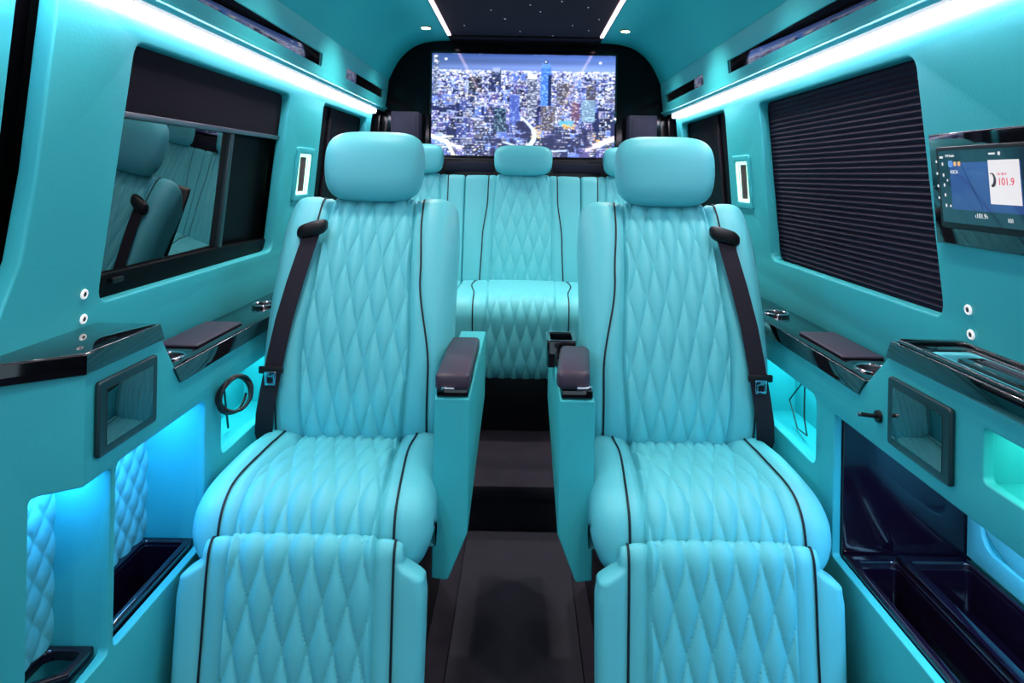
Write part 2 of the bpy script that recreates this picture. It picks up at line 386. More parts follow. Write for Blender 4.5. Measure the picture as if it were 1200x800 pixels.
def pad(parent, name, cx, spine, w, p, q, T, rc, re, crown=.012, W=.052, H=.19, P=.008, phase=0, nq=120, nt=240, nb=18, bolster=None, label=None, re2=None, piping=True, ends=(1, 1), amp=[(0, 1), (1, 1)]):
    """An upholstered cushion: bolster shell with a quilted insert and two piping lines.
    spine: points (y, z) of the front face; w, p, q: tables over s=0..1 of half width, piping and insert half widths"""
    sp = smoothprof(spine, 12)
    L = [0]
    for a, b in zip(sp, sp[1:]): L.append(L[-1]+math.hypot(b[0]-a[0], b[1]-a[1]))
    TL = L[-1]
    def at(t):
        t = max(0, min(TL, t))
        for i in range(len(L)-1):
            if t <= L[i+1] or i == len(L)-2:
                s = (t-L[i])/max(1e-9, L[i+1]-L[i])
                y = sp[i][0]+(sp[i+1][0]-sp[i][0])*s; z = sp[i][1]+(sp[i+1][1]-sp[i][1])*s
                j0 = max(i-2, 0); j1 = min(i+3, len(sp)-1)
                d = Vector((sp[j1][0]-sp[j0][0], sp[j1][1]-sp[j0][1])).normalized()
                return y, z, d
    re2 = re2 or re
    def endf(t):
        e = 1
        if ends[0] and t < re: e = min(e, math.sqrt(max(0, 1-(1-t/re)**2)))
        if ends[1] and TL-t < re2: e = min(e, math.sqrt(max(0, 1-(1-(TL-t)/re2)**2)))
        return e
    def height(x, t, we):
        s = t/TL; e = endf(t)
        pw, qw = interp(p, s), interp(q, s)
        ax = abs(x)
        edge = we-ax
        h = T
        h += crown*(1-(ax/max(we, 1e-6))**2)
        if bolster and ax > qw:
            h += interp(bolster, s)*math.sin(PI*min(1, (ax-qw)/(we-qw)*1.0))**.7
        h -= .005*math.exp(-((ax-pw)/.010)**2)
        h -= .006*math.exp(-((ax-qw)/.005)**2)
        if ax < qw: h += P*interp(amp, s)*quilt(x, t+phase, W, H)*min(1, (qw-ax)/.008)*min(1, e*1.2)
        h = T*.0 + h*e
        if edge < rc: h -= rc*(1-math.sqrt(max(0, 1-(1-edge/rc)**2)))*e
        return max(h, 0)
    def pos(x, h, t):
        y, z, d = at(t)
        n = Vector((-d.y, d.x))      # front normal for a spine that runs upward / forward over the top
        return Vector((cx+x, y+n.x*(h-T), z+n.y*(h-T)))
    # rows: finer at the ends
    ts = []
    for i in range(nt+1):
        s = i/nt
        ts.append(TL*s)
    ts = sorted(set([round(v, 6) for v in ts]+[round(re*(1-math.cos(k*PI/2/8)), 6) for k in range(9)]+[round(TL-re2*(1-math.cos(k*PI/2/8)), 6) for k in range(9)]))
    sh = bmesh.new(); ins = bmesh.new()
    rs, ri = [], []
    for t in ts:
        s = t/TL; e = endf(t)
        wv = interp(w, s); we = wv - rc*.8*(1-e); qw = min(interp(q, s), we-.01)
        def col(k, sgn):
            f = k/nb; f = 1-(1-f)**1.7
            return sgn*(qw+(we-qw)*f)
        left = [col(k, -1) for k in range(nb, -1, -1)]
        right = [col(k, 1) for k in range(nb+1)]
        vl = [sh.verts.new(pos(-we, 0, t))]+[sh.verts.new(pos(x, height(x, t, we), t)) for x in left]
        vr = [sh.verts.new(pos(x, height(x, t, we), t)) for x in right]+[sh.verts.new(pos(we, 0, t))]
        mid = [ins.verts.new(pos(-qw+2*qw*k/nq, height(-qw+2*qw*k/nq, t, we), t)) for k in range(nq+1)]
        rs.append((vl, vr)); ri.append(mid)
    for (a, b) in zip(rs, rs[1:]):
        for A, B in ((a[0], b[0]), (a[1], b[1])):
            for k in range(len(A)-1): sh.faces.new((A[k], A[k+1], B[k+1], B[k]))
        sh.faces.new((a[1][-1], a[0][0], b[0][0], b[1][-1]))
    # close the ends and the strip hidden behind the insert
    for (vl, vr) in (rs[0], rs[-1]):
        sh.faces.new([vl[0], vl[-1], vr[0], vr[-1]])
    for a, b in zip(ri, ri[1:]):
        for k in range(nq): ins.faces.new((a[k], a[k+1], b[k+1], b[k]))
    shell = obj(name, finish(sh, ang=70), M['leather'], parent, label=label)
    me = finish(ins, ang=180)
    # make the insert face outwards
    obj('quilted_insert', me, M['leather'], shell, label='diamond-quilted insert')
    if piping:
        for sgn in (-1, 1):
            pts = []
            for t in ts[3:-3:3]:
                s = t/TL; e = endf(t); wv = interp(w, s); we = wv-rc*.8*(1-e)
                x = sgn*min(interp(p, s), we-.004)
                pts.append(pos(x, height(x, t, we)+.0034, t))
            obj('piping', tube_me(pts, .0026, 6), M['piping'], shell, label='dark blue-black piping')
    return shell, pos, height, TL, at

def ellipsoid_me(c, r, n=3.0, lean=0, taper=.0, nu=48, nv=32):
    bm = bmesh.new(); rows = []
    def sp_(v, e): return math.copysign(abs(v)**e, v)
    e = 2/n
    for j in range(nv+1):
        ph = -PI/2+PI*j/nv; row = []
        for i in range(nu):
            th = 2*PI*i/nu
            # axis along x
            x = r[0]*sp_(math.sin(ph), 2/(n+.6)); rr = sp_(math.cos(ph), 2/(n+.6))
            y = r[1]*rr*sp_(math.cos(th), 2/2.3); z = r[2]*rr*sp_(math.sin(th), 2/(n-.2))
            x *= 1-taper*max(0, -z/r[2])
            row.append(bm.verts.new((c[0]+x, c[1]+y+lean*z, c[2]+z)))
        rows.append(row)
    for a, b in zip(rows, rows[1:]):
        for i in range(nu): bm.faces.new((a[i], a[(i+1) % nu], b[(i+1) % nu], b[i]))
    bmesh.ops.remove_doubles(bm, verts=bm.verts, dist=1e-4)
    return finish(bm, ang=180)

# ------------------------------------------------------------------ captain seats
def captain_seat(sg, X0, label):
    t = thing('captain_seat', label, 'seat', (X0, 1.8, 0), group='captain seats')
    one = lambda v: [(0, v), (1, v)]
    # backrest, spine bottom -> top
    bsp = [(1.905, .535), (1.872, .60), (1.868, .70), (1.905, .86), (1.975, 1.03), (2.05, 1.15), (2.125, 1.225), (2.165, 1.238)]
    b, pos, hh, TL, at = pad(t, 'backrest', X0, bsp,
        w=[(0, .245), (.25, .262), (.8, .262), (1, .255)], p=[(0, .205), (.3, .206), (.62, .168), (.85, .155), (1, .152)],
        q=[(0, .135), (.35, .150), (.7, .135), (1, .124)], T=.13, rc=.05, re=.035, re2=.06, crown=.004, P=.013, nt=270, label=None,
        bolster=[(0, .006), (.5, .022), (.9, .02), (1, .0)], phase=.03)
    obj('back_shell', box_me(X0-.235, X0+.235, 0, .03, .50, 1.2, .012, 2, f=lambda v: (v.x, 2.02+.36*(v.z-.5)+v.y, v.z)), M['blackpl'], b)
    # seat cushion, spine front-bottom -> rear so that its normal points forward / up
    csp = [(1.52, .40), (1.487, .46), (1.487, .52), (1.515, .568), (1.58, .592), (1.70, .588), (1.85, .572), (1.97, .56)]
    pad(t, 'seat_cushion', X0, csp,
        w=[(0, .25), (.2, .268), (.8, .268), (1, .25)], p=[(0, .192), (.3, .190), (.65, .178), (.85, .180), (1, .192)],
        q=[(0, .158), (.35, .155), (.7, .140), (1, .125)], T=.15, rc=.055, re=.05, re2=.05, crown=.010, P=.013, nt=250,
        bolster=[(0, .0), (.35, .010), (.7, .028), (1, .03)])
    # footrest, spine bottom -> top
    fsp = [(1.392, .075), (1.398, .20), (1.415, .34), (1.428, .46), (1.438, .51), (1.462, .532), (1.475, .53)]
    pad(t, 'footrest', X0-sg*.004, fsp,
        w=[(0, .26), (.70, .262), (.775, .258), (.86, .214), (.95, .212), (1, .20)], p=[(0, .199), (1, .195)],
        q=[(0, .158), (1, .155)], T=.055, rc=.022, re=.03, re2=.03, crown=.006, P=.014, nt=230, phase=.036)
    obj('footrest_hinge', box_me(X0-.16, X0+.16, 1.50, 1.60, .28, .40, .01), M['blackpl'], t)
    # headrest on two posts
    h = obj('headrest', ellipsoid_me((X0, 2.11, 1.328), (.151, .060, .108), 3.4, .12, .05), M['leather'], t)
    for s in (-1, 1):
        obj('headrest_post', tube_me([(X0+s*.06, 2.11, 1.25), (X0+s*.06, 2.15, 1.15)], .006), M['chrome'], h)
    # pedestal
    obj('pedestal', box_me(X0-.20, X0+.215 if sg < 0 else X0+.20, 1.60, 2.2, 0, .42, .015) if sg < 0 else box_me(X0-.215, X0+.20, 1.60, 2.2, 0, .42, .015), M['blackpl'], t)
    # aisle-side armrest console: chamfered inner corner seen from the front
    xi, xo = X0-sg*.34, X0-sg*.256        # inner (aisle) and outer faces
    xm = X0-sg*.295
    outl = [(xo, .352), (xm, .347), (xi, .46), (xi, .778), (xo, .778)]
    def cons(a, b_, d):
        y = 1.615+d*.70/.70
        lift = .0 if b_ > .6 else max(0, (d-.0))*(.10/.7)
        return (a+ (a-xo)*0, y, b_+lift)
    c = obj('armrest_console', slab(rounded(outl, [.004, .012, .02, .004, .004]), [], .70, .004, cons, bis=None), M['vinyl'], t)
    mb = box_me(min(xi, xo)+.004, max(xi, xo)-.004, 1.622, 2.02, .779, .80, .004)
    obj('armrest_base', mb, M['gloss'], c)
    if sg < 0:
        a = obj('armrest_pad', box_me(min(xi, xo)+.001, max(xi, xo)-.001, 1.612, 1.99, .797, .837, .010, 3), M['pad'], c)
        obj('pad_latch', box_me(xm-.022, xm+.010, 1.604, 1.616, .801, .808, .002), M['chrome'], c)
    else:
        yaw = math.radians(-5)
        ax, ay = (xi+xo)/2, 1.74
        def rot(v): return (ax+math.cos(yaw)*(v.x-ax)-math.sin(yaw)*(v.y-ay), ay+math.sin(yaw)*(v.x-ax)+math.cos(yaw)*(v.y-ay), v.z)
        a = obj('armrest_pad', box_me(min(xi, xo)+.002, max(xi, xo)-.002, 1.612, 1.87, .801, .848, .016, 4, f=rot), M['pad'], c)
        obj('pad_latch', box_me(xm-.006, xm+.030, 1.602, 1.616, .806, .815, .002), M['chrome'], c)
        hb = obj('cup_holder', slab(rounded([(.075, 1.90), (.158, 1.90), (.158, 2.02), (.075, 2.02)], .01), [rounded([(.086, 1.915), (.147, 1.915), (.147, 2.005), (.086, 2.005)], .008)], .075, .003, flat(.775)), M['gloss'], c)
        obj('cup_holder_floor', box_me(.08, .152, 1.905, 2.015, .776, .782), M['blackpl'], hb)
    # belt on the window side
    bt = obj('seat_belt', bpy.data.meshes.new('b'), M['belt'], t)
    def surf(z, off):      # front of the bolster at height z
        best = None
        for k in range(200):
            y_, z_, d = at(TL*k/199)
            if best is None or abs(z_-z) < best[0]: best = (abs(z_-z), y_)
        return best[1]-off
    path = [(sg*.156, 1.135, .046), (sg*.164, 1.08, .045), (sg*.178, 1.0, .044), (sg*.194, .90, .042), (sg*.206, .80, .040), (sg*.216, .72, .038), (sg*.225, .66, .034), (sg*.232, .60, .028), (sg*.234, .54, .015)]
    bm = bmesh.new(); rows = []
    for k, (dx, z, off) in enumerate(path):
        y = surf(z, off); hw = .024
        rows.append([bm.verts.new((X0+dx-hw, y+.004*0, z+.006*sg*0)), bm.verts.new((X0+dx+hw, y, z)), bm.verts.new((X0+dx+hw, y+.0025, z)), bm.verts.new((X0+dx-hw, y+.0025, z))])
    for a_, b_ in zip(rows, rows[1:]):
        for k in range(4): bm.faces.new((a_[k], a_[(k+1) % 4], b_[(k+1) % 4], b_[k]))
    bm.faces.new(rows[0]); bm.faces.new(rows[-1][::-1])
    me = finish(bm, ang=50); bt.data = me; me.materials.append(M['belt']); me.name = 'seat_belt'
    y = surf(1.135, .052)
    gm = ellipsoid_me((X0+sg*.154, y+.004, 1.142), (.044, .022, .023), 2.5)
    for v in gm.vertices: v.co.z -= sg*.28*(v.co.x-(X0+sg*.154))
    obj('belt_guide', gm, M['blackpl'], bt)
    y = surf(.77, .046)
    lp = obj('latch_plate', box_me(X0+sg*.211-.033, X0+sg*.211+.033, y-.006, y+.004, .765, .785, .004), M['blackpl'], bt)
    obj('latch_tongue', slab(rounded([(X0+sg*.211-.014, .735), (X0+sg*.211+.014, .735), (X0+sg*.211+.016, .772), (X0+sg*.211-.016, .772)], .004),
        [rounded([(X0+sg*.211-.008, .742), (X0+sg*.211+.008, .742), (X0+sg*.211+.008, .757), (X0+sg*.211-.008, .757)], .002)], .003, .0008, lambda a, b_, d: (a, y-.008+d, b_)), M['chrome'], bt)
    return t

captain_seat(-1, -.457, 'turquoise quilted captain seat left of the aisle, flat rectangular armrest on its right')
captain_seat(1, .436, 'turquoise quilted captain seat right of the aisle, below the pleated blind, with rounded armrest lid')

# ------------------------------------------------------------------ rear bench
bench = thing('rear_bench', 'turquoise three-place quilted rear bench under the city TV', 'bench seat', (0, 3.2, .17))
obj('plinth', box_me(-.81, .81, 3.04, 3.6, .17, .47, .01), M['blackpl'], bench)
for k in (-1, 0, 1):
    cx = k*.561; bw = .296 if k == 0 else .263
    pad(bench, 'backrest', cx, [(3.40, .74), (3.392, .80), (3.43, 1.0), (3.50, 1.25), (3.53, 1.30), (3.56, 1.315)],
        w=[(0, bw), (1, bw)], p=[(0, .208), (.4, .200), (.75, .178), (1, .176)], q=[(0, .152), (.5, .150), (1, .134)],
        T=.13, rc=.014, re=.03, re2=.03, crown=.006, P=.010, W=.058, H=.19, nt=150, nq=80, nb=16)
    pad(bench, 'seat_cushion', cx, [(2.93, .43), (2.895, .50), (2.885, .66), (2.89, .73), (2.93, .775), (3.02, .788), (3.25, .785), (3.44, .78)],
        w=[(0, bw), (1, bw)], p=[(0, .20), (.45, .205), (.8, .235), (1, .225)], q=[(0, .15), (.5, .15), (.6, .16), (1, .165)],
        T=.16, rc=.016, re=.03, re2=.03, crown=.008, P=.011, W=.051, H=.18, amp=[(0, 1), (.40, 1), (.50, .15), (1, .10)], nt=170, nq=90, nb=16)
    obj('headrest', ellipsoid_me((cx, 3.52, 1.385), (.150, .05, .078), 3.6, .1, .04, 36, 24), M['leather'], bench)

# ------------------------------------------------------------------ television on the bulkhead
PW, PH = 330, 184
def city():
    im = np.zeros((PH, PW, 3)); hor = int(.17*PH)
    for y in range(PH):
        f = min(1, y/hor)
        im[y, :] = (1-f)*np.array([64, 94, 165])+f*np.array([135, 162, 232])
    for y in range(0, hor):
        im[y] *= (.75+.25*np.clip(np.arange(PW)[:, None]/PW+.3*math.sin(y*.35), 0, 1))
    im[hor:] = [34, 38, 82]
    R = lambda a, b: rng.uniform(a, b)
    cols = [(225, 230, 250), (180, 200, 245), (240, 235, 240), (150, 180, 240), (250, 245, 225), (120, 130, 215)]
    def blob(x, y, w, h, c, a=1):
        x0, x1 = int(max(0, x)), int(min(PW, x+max(1, w))); y0, y1 = int(max(0, y)), int(min(PH, y+max(1, h)))
        if x1 > x0 and y1 > y0: im[y0:y1, x0:x1] = im[y0:y1, x0:x1]*(1-a)+np.array(c)*a
    # far carpet of lights
    for _ in range(3600):
        y = hor-2+(R(0, 1)**1.3)*PH*.35
        c = cols[rng.randint(len(cols))]
        blob(R(0, PW), y, R(2, 5), R(1.5, 3), c, R(.5, .95))
    def tower(x, y, w, h, body, dens=.6, wc=None, step=3):
        blob(x, y, w, h, body, .95)
        yy = y+1
        while yy < y+h-1:
            xx = x+1
            while xx < x+w-1:
                if R(0, 1) < dens:
                    c = wc or cols[rng.randint(len(cols))]
                    blob(xx, yy, R(2, 5), R(1.5, 3), c, R(.55, 1))
                xx += R(3, 6)
            yy += step
        blob(x, y, w, 1.5, (205, 215, 245), .6)
    # rows of blocks from far to near
    for row in range(13):
        yb = hor+4+row*PH*.058
        for _ in range(15):
            w = R(9, 15+row*1.4); h = R(10, 20+row*3.6); x = R(-10, PW)
            body = [(56, 66, 130), (34, 40, 80), (84, 110, 190), (86, 86, 110), (28, 30, 60), (76, 70, 130)][rng.randint(6)]
            tower(x, yb+R(-6, 6), w, h, body, R(.5, .9), step=3 if row < 8 else 4)
    # landmark blocks
    tower(66, 40, 24, 30, (34, 40, 58), .6)
    tower(107, 28, 17, 30, (38, 48, 76), .5); blob(109, 24, 13, 8, (150, 165, 200)); tower(103, 42, 12, 26, (36, 44, 84), .3)
    tower(172, 36, 17, 75, (70, 80, 110), .75, (230, 235, 250)); blob(172, 35, 17, 9, (230, 238, 250), .9)
    tower(196, 20, 18, 78, (60, 110, 200), .55, (150, 200, 250)); blob(198, 15, 14, 10, (90, 140, 215)); blob(202, 10, 6, 6, (40, 60, 110)); blob(203, 11, 3, 3, (235, 245, 250)); blob(209, 36, 6, 60, (20, 34, 78), .9)
    tower(140, 72, 18, 52, (70, 90, 170), .4, (150, 180, 240)); tower(225, 50, 22, 40, (74, 72, 84), .6)
    tower(278, 52, 17, 40, (66, 62, 74), .5); tower(252, 84, 14, 34, (98, 66, 92), .4); tower(270, 80, 24, 40, (110, 140, 170), .5, (180, 220, 240))
    tower(2, 4, 9, 70, (70, 84, 120), .7, (230, 235, 240)); tower(112, 96, 22, 44, (26, 40, 66), .6, (150, 200, 225))
    tower(196, 92, 26, 44, (72, 64, 74), .6); blob(230, 118, 26, 10, (90, 180, 210), .8)
    # foreground: dark parks, orange lit plazas, pale curving road
    for (x, y, w, h) in ((238, 130, 55, 45), (100, 150, 45, 34), (196, 140, 34, 34), (150, 120, 24, 26)):
        for _ in range(26): blob(x+R(0, w), y+R(0, h), R(5, 15), R(3, 9), (30, 28, 72), .8)
    for _ in range(26): blob(R(178, 196), R(128, 150), R(2, 7), R(1, 3), (240, 195, 110), .8)
    for _ in range(22): blob(R(234, 256), R(124, 133), R(2, 7), R(1, 3), (235, 180, 90), .8)
    for _ in range(22): blob(R(290, 325), R(144, 168), R(2, 8), R(1, 3), (240, 190, 110), .8)
    for k in range(80):
        f = k/79; x = 160+26*math.sin(f*2.6)-f*6; y = 112+f*56
        blob(x, y, 4+6*f, 3, (200, 222, 245), .8)
    for k in range(70):
        f = k/69; blob(130+f*110, 158+14*math.sin(f*3.0)*.5+f*12, 6, 3, (185, 205, 240), .75)
    for k in range(40):
        f = k/39; blob(2+f*34, 152-f*4, 5, 3, (220, 225, 200), .8); blob(24+f*14, 155+f*28, 7, 3, (215, 215, 195), .8)
        blob(290+f*38, 160-f*16, 5, 3, (225, 200, 225), .8)
    for (x, y) in ((4, 3), (4, 12), (22, 8), (300, 11), (275, 34)): blob(x, y, 5, 4, (230, 236, 250), .95)
    k = im.copy()
    for dx, dy, wt in ((1, 0, .35), (-1, 0, .35), (0, 1, .3), (0, -1, .3)):
        k += wt*np.roll(np.roll(im, dx, 1), dy, 0)
    k /= 2.3
    k = (k*2+np.roll(k, 1, 1)+np.roll(k, 1, 0))/4
    return np.clip(k*1.12, 0, 255)/255.0

def picture(name, im, mapf, m, parent, strength=1):
    h, w = im.shape[:2]
    xs = np.arange(w+1)/w; ys = np.arange(h+1)/h
    verts = [mapf(x, y) for y in ys for x in xs]
    faces = [(j*(w+1)+i, (j+1)*(w+1)+i, (j+1)*(w+1)+i+1, j*(w+1)+i+1) for j in range(h) for i in range(w)]
    me = bpy.data.meshes.new(name); me.from_pydata(verts, [], faces); me.update()
    ca = me.color_attributes.new('Col', 'FLOAT_COLOR', 'CORNER')
    c = im.reshape(-1, 3); l = np.where(c <= .04045, c/12.92, ((c+.055)/1.055)**2.4)
    arr = np.ones((len(l), 4, 4)); arr[:, :, :3] = l[:, None, :]
    ca.data.foreach_set('color', arr.reshape(-1))
    return obj(name, me, m, parent)

tv = thing('television', 'wide flat television showing a night city skyline on the black rear wall', 'television', (0, 3.79, 1.42))
TX0, TX1, TZ0, TZ1 = -.511, .499, 1.412, 1.974
obj('housing', box_me(TX0-.012, TX1+.012, 3.765, 3.797, TZ0-.016, TZ1+.012, .004), M['gloss'], tv)
picture('screen', city(), lambda u, v: (TX0+(TX1-TX0)*u, 3.763, TZ1-(TZ1-TZ0)*v), M['tv'], tv)
# shelf box below the TV
sh = thing('equipment_box', 'low matte black box under the television behind the rear headrests', 'box', (0, 3.72, .17))
obj('body', box_me(-.555, .555, 3.66, 3.79, .17, 1.3945, .006), M['blackpl'], sh)
for s in (-1, 1): obj('side_cabinet', box_me(*sorted((s*.56, s*.725)), 3.655, 3.79, .17, 1.2985, .006), M['blackpl'], sh)
for s in (-1, 1): obj('vent_panel', box_me(*sorted((s*.16, s*.42)), 3.652, 3.662, 1.325, 1.375, .003), M['speaker'], sh)
for s in (-1, 1):
    sp_ = thing('speaker', 'dark box speaker in the %s rear corner beside the television' % ('left' if s < 0 else 'right'), 'speaker', (s*.65, 3.73, 1.3), group='corner speakers')
    obj('cabinet', box_me(*sorted((s*.565, s*.715)), 3.66, 3.797, 1.30, 1.64, .006), M['speaker'], sp_)
    obj('grille', box_me(*sorted((s*.58, s*.70)), 3.654, 3.661, 1.32, 1.62, .003), M['speaker'], sp_)

# ------------------------------------------------------------------ side consoles
def quilt_sheet(mapf, U, V, W=.05, H=.07, P=.008, nu=40, nv=90):
    bm = bmesh.new(); rows = []
    for j in range(nv+1):
        rows.append([bm.verts.new(mapf(U*i/nu, V*j/nv, .004+P*quilt(U*i/nu, V*j/nv, W, H))) for i in range(nu+1)])
    for a, b in zip(rows, rows[1:]):
        for i in range(nu): bm.faces.new((a[i], a[i+1], b[i+1], b[i]))
    c = [bm.verts.new(mapf(u, v, 0)) for u, v in ((0, 0), (U, 0), (U, V), (0, V))]
    bm.faces.new(c)
    return finish(bm, ang=180, recalc=False)

def liner(sg, y0, y1, z0, z1, xi, xo, th=.008):
    """box of a cubby, open to the aisle"""
    bm = bmesh.new()
    def b(x0, x1, *r): box(bm, *sorted((sg*x0, sg*x1)), *r)
    b(xo, xo+th, y0, y1, z0, z1)
    b(xi, xo, y1, y1+th, z0-th, z1+th)
    b(xi, xo, y0-th, y0, z0-th, z1+th)
    b(xi, xo, y0, y1, z1, z1+th)
    b(xi, xo, y0, y1, z0-th, z0)
    return finish(bm)

def tray(sg, x0, x1, y0, y1, ztop, dep, holes, parent, name='storage_tray', label=None):
    m = M['tray']
    xa, xb = sorted((sg*x0, sg*x1))
    me = slab([(xa, y0), (xb, y0), (xb, y1), (xa, y1)], holes, .022, .006, flat(ztop-.022))
    t = obj(name, me, m, parent, label=label)
    obj('tray_floor', box_me(xa+.001, xb-.001, y0, y1, ztop-dep-.006, ztop-dep), M['tray'], t)
    for h in holes:
        me = slab(h, [[(p[0]*.999+ (sum(q[0] for q in h)/len(h)-p[0])*.03, p[1]+(sum(q[1] for q in h)/len(h)-p[1])*.03) for p in h]], dep-.01, .0005, flat(ztop-dep))
        obj('tray_wall', me, M['tray'], t)
    return t

def area(name, parent, loc, size, col, e, rot=(0, 0, 0), spread=180):
    L = bpy.data.lights.new(name, 'AREA'); L.shape = 'RECTANGLE'; L.size = size[0]; L.size_y = size[1]; L.energy = e; L.color = col
    L.spread = math.radians(spread)
    o = bpy.data.objects.new(name, L); COL.objects.link(o); o.parent = parent
    if parent is not None and parent.type == 'EMPTY': o.matrix_parent_inverse = Matrix.Translation(-Vector(parent.location))
    o.location = loc; o.rotation_euler = rot
    return o

RAIL0, RAILT = .845, .885
def rail(sg, parent):
    # glossy black armrest rail running back along the wall
    oy = 1.455
    xs = sorted((sg*.735, sg*.872))
    cup = [[(sg*.80+.036*math.cos(a*PI/12), yc+.036*math.sin(a*PI/12)) for a in range(24)] for yc in (1.545, 2.17)]
    cup[1] = [(p[0]-sg*-.012, p[1]) for p in cup[1]]
    def m(a, b, d):
        yy = b + ((.04-d)*.75 if b < 1.478 else 0)
        return (a, yy, RAIL0+d)
    r = obj('armrest_rail', slab([(xs[0], oy), (xs[1], oy), (xs[1], 3.38), (xs[0], 3.38)], cup, .04, .004, m), M['gloss'], parent, label='glossy black rail')
    for i, yc in enumerate((1.545, 2.17)):
        xc = sg*.80 if i == 0 else sg*.812
        bm = bmesh.new(); tube(bm, [(xc+.037*math.cos(a*PI/16), yc+.037*math.sin(a*PI/16), RAILT+.001) for a in range(32)], .0035, 8, True)
        c = obj('cup_holder', finish(bm), M['chrome'], r, label='chrome cup-holder ring')
        bm = bmesh.new(); n = 28
        A = [bm.verts.new((xc+.0355*math.cos(a*2*PI/n), yc+.0355*math.sin(a*2*PI/n), RAILT-.002)) for a in range(n)]
        B = [bm.verts.new((xc+.031*math.cos(a*2*PI/n), yc+.031*math.sin(a*2*PI/n), RAILT-.05)) for a in range(n)]
        for a in range(n): bm.faces.new((A[a], A[(a+1) % n], B[(a+1) % n], B[a]))
        bm.faces.new(B)
        obj('cup_well', finish(bm, recalc=False), M['dullmetal'], r)
    obj('armrest_pad', box_me(*sorted((sg*.768, sg*.868)), 1.625, 1.885, RAILT+.0005, RAILT+.007, .003, 3), M['pad'], r)
    return r

# common panel outline pieces (a = along the wall, b = height)
cub3 = rounded([(1.70, .598), (1.70, .772), (2.12, .772), (2.12, .598)], .03)
def rect(y0, y1, z0, z1, r=.014): return rounded([(y0, z0), (y0, z1), (y1, z1), (y1, z0)], r)

# ----- left console
BY = 1.163
def bend(sg):
    ux, uy = (.13/math.hypot(.13, .09), -.09/math.hypot(.13, .09))
    def f(a, b, d):
        if a >= BY: return (sg*(XL+d), a, b)
        l = BY-a
        return (sg*(XL+l*ux+d*.75), BY+l*uy+d*.0, b)
    return f
LC = thing('side_console', 'turquoise side console under the left window, with a pointed black shelf and lit cubbies', 'console', (-.74, 1.9, 0), group='side consoles')
outL = [(BY-.158, 0), (2.49, 0), (2.49, .846), (1.492, .846), (1.412, .957), (BY-.158, .957)]
cubL1 = rounded([(1.088, .20), (1.088, .765), (1.243, .765), (1.243, .425)], [.01, .018, .012, .014])
cubL1 = rect(1.088, 1.243, .425, .765, .014)
cubL2 = rect(1.258, 1.612, .425, .767, .018)
obj('panel', slab(outL, [cubL1, cubL2, cub3], .020, .003, bend(-1), bis=[((BY, 0, 0), (1, 0, 0)), ((BY-.001, 0, 0), (1, 0, 0))]), M['vinyl'], LC)
obj('console_body', slab([(1.17, .80), (1.17, .955), (1.41, .955), (1.488, .848), (1.488, .80)], [], .105, .001, lo(-1, XL+.02)), M['vinyl'], LC)
# shelf
def shelfmap(z0, yend):
    def f(a, b, d):
        return (a, b+((.038-d)*.5 if b > yend-.02 else 0), z0+d)
    return f
shp = [(-.734, 1.392), (-.734, 1.158), (-.872, 1.052), (-.872, 1.392)]
obj('shelf', slab(shp, [], .038, .004, shelfmap(.957, 1.392)), M['gloss'], LC, label='glossy black pointed shelf')
# cubby 1
lb = bmesh.new()
box(lb, -.858, -.85, 1.10, 1.25, .30, .79); box(lb, -.858, -.757, 1.243, 1.251, .30, .79)
cp1 = [(-.762, 1.243), (-.762, 1.172), (-.852, 1.112), (-.852, 1.243)]
tm = slab(cp1, [], .008, .001, flat(.774)); lb.from_mesh(tm); bpy.data.meshes.remove(tm)
tm = slab(cp1, [], .008, .001, flat(.31)); lb.from_mesh(tm); bpy.data.meshes.remove(tm)
l1 = obj('cubby', finish(lb), M['vinyl'], LC)
obj('quilted_lining', quilt_sheet(lambda u, v, h: (-.85+h, 1.243-u, .4425+v), .13, .335, P=.006), M['leather'], l1)
h1 = rounded([(-.842, 1.128), (-.785, 1.168), (-.775, 1.228), (-.842, 1.228)], .02, 8)
t1 = obj('storage_tray', slab([(-.849, 1.118), (-.766, 1.174), (-.766, 1.242), (-.849, 1.242)], [h1], .022, .005, flat(.42)), M['tray'], l1)
obj('tray_floor', slab([(-.849, 1.118), (-.766, 1.174), (-.766, 1.242), (-.849, 1.242)], [], .006, .001, flat(.34)), M['tray'], t1)
# cubby 2
l2 = obj('cubby', liner(-1, 1.258, 1.615, .30, .78, .757, .887), M['vinyl'], LC)
obj('quilted_lining', quilt_sheet(lambda u, v, h: (-.887+h, 1.615-u, .4425+v), .35, .335, P=.008, nu=70), M['leather'], l2)
tray(-1, .764, .885, 1.262, 1.612, .442, .10, [rounded([(-.870, 1.28), (-.780, 1.28), (-.780, 1.595), (-.870, 1.595)], .012)], l2)
l3 = obj('cubby', liner(-1, 1.69, 2.13, .59, .78, .757, .86), M['vinyl'], LC)
rail(-1, LC)

# ----- right console
RC = thing('side_console', 'turquoise side console under the pleated blind, with deep black storage tray and shelf tray', 'console', (.74, 1.9, 0), group='side consoles')
outR = [(.55, 0), (2.49, 0), (2.49, .846), (1.492, .846), (1.372, .957), (.55, .957)]
nicheR = rounded([(.62, .43), (.62, .762), (1.603, .762), (1.603, .43)], .010)
cubR = rect(.80, 1.088, .834, .921, .012)
obj('panel', slab(outR, [nicheR, cubR, cub3], .020, .003, lo(1)), M['vinyl'], RC)
obj('console_body', slab([(1.12, .80), (1.12, .955), (1.37, .955), (1.488, .848), (1.488, .80)], [], .105, .001, lo(1, XL+.02)), M['vinyl'], RC)
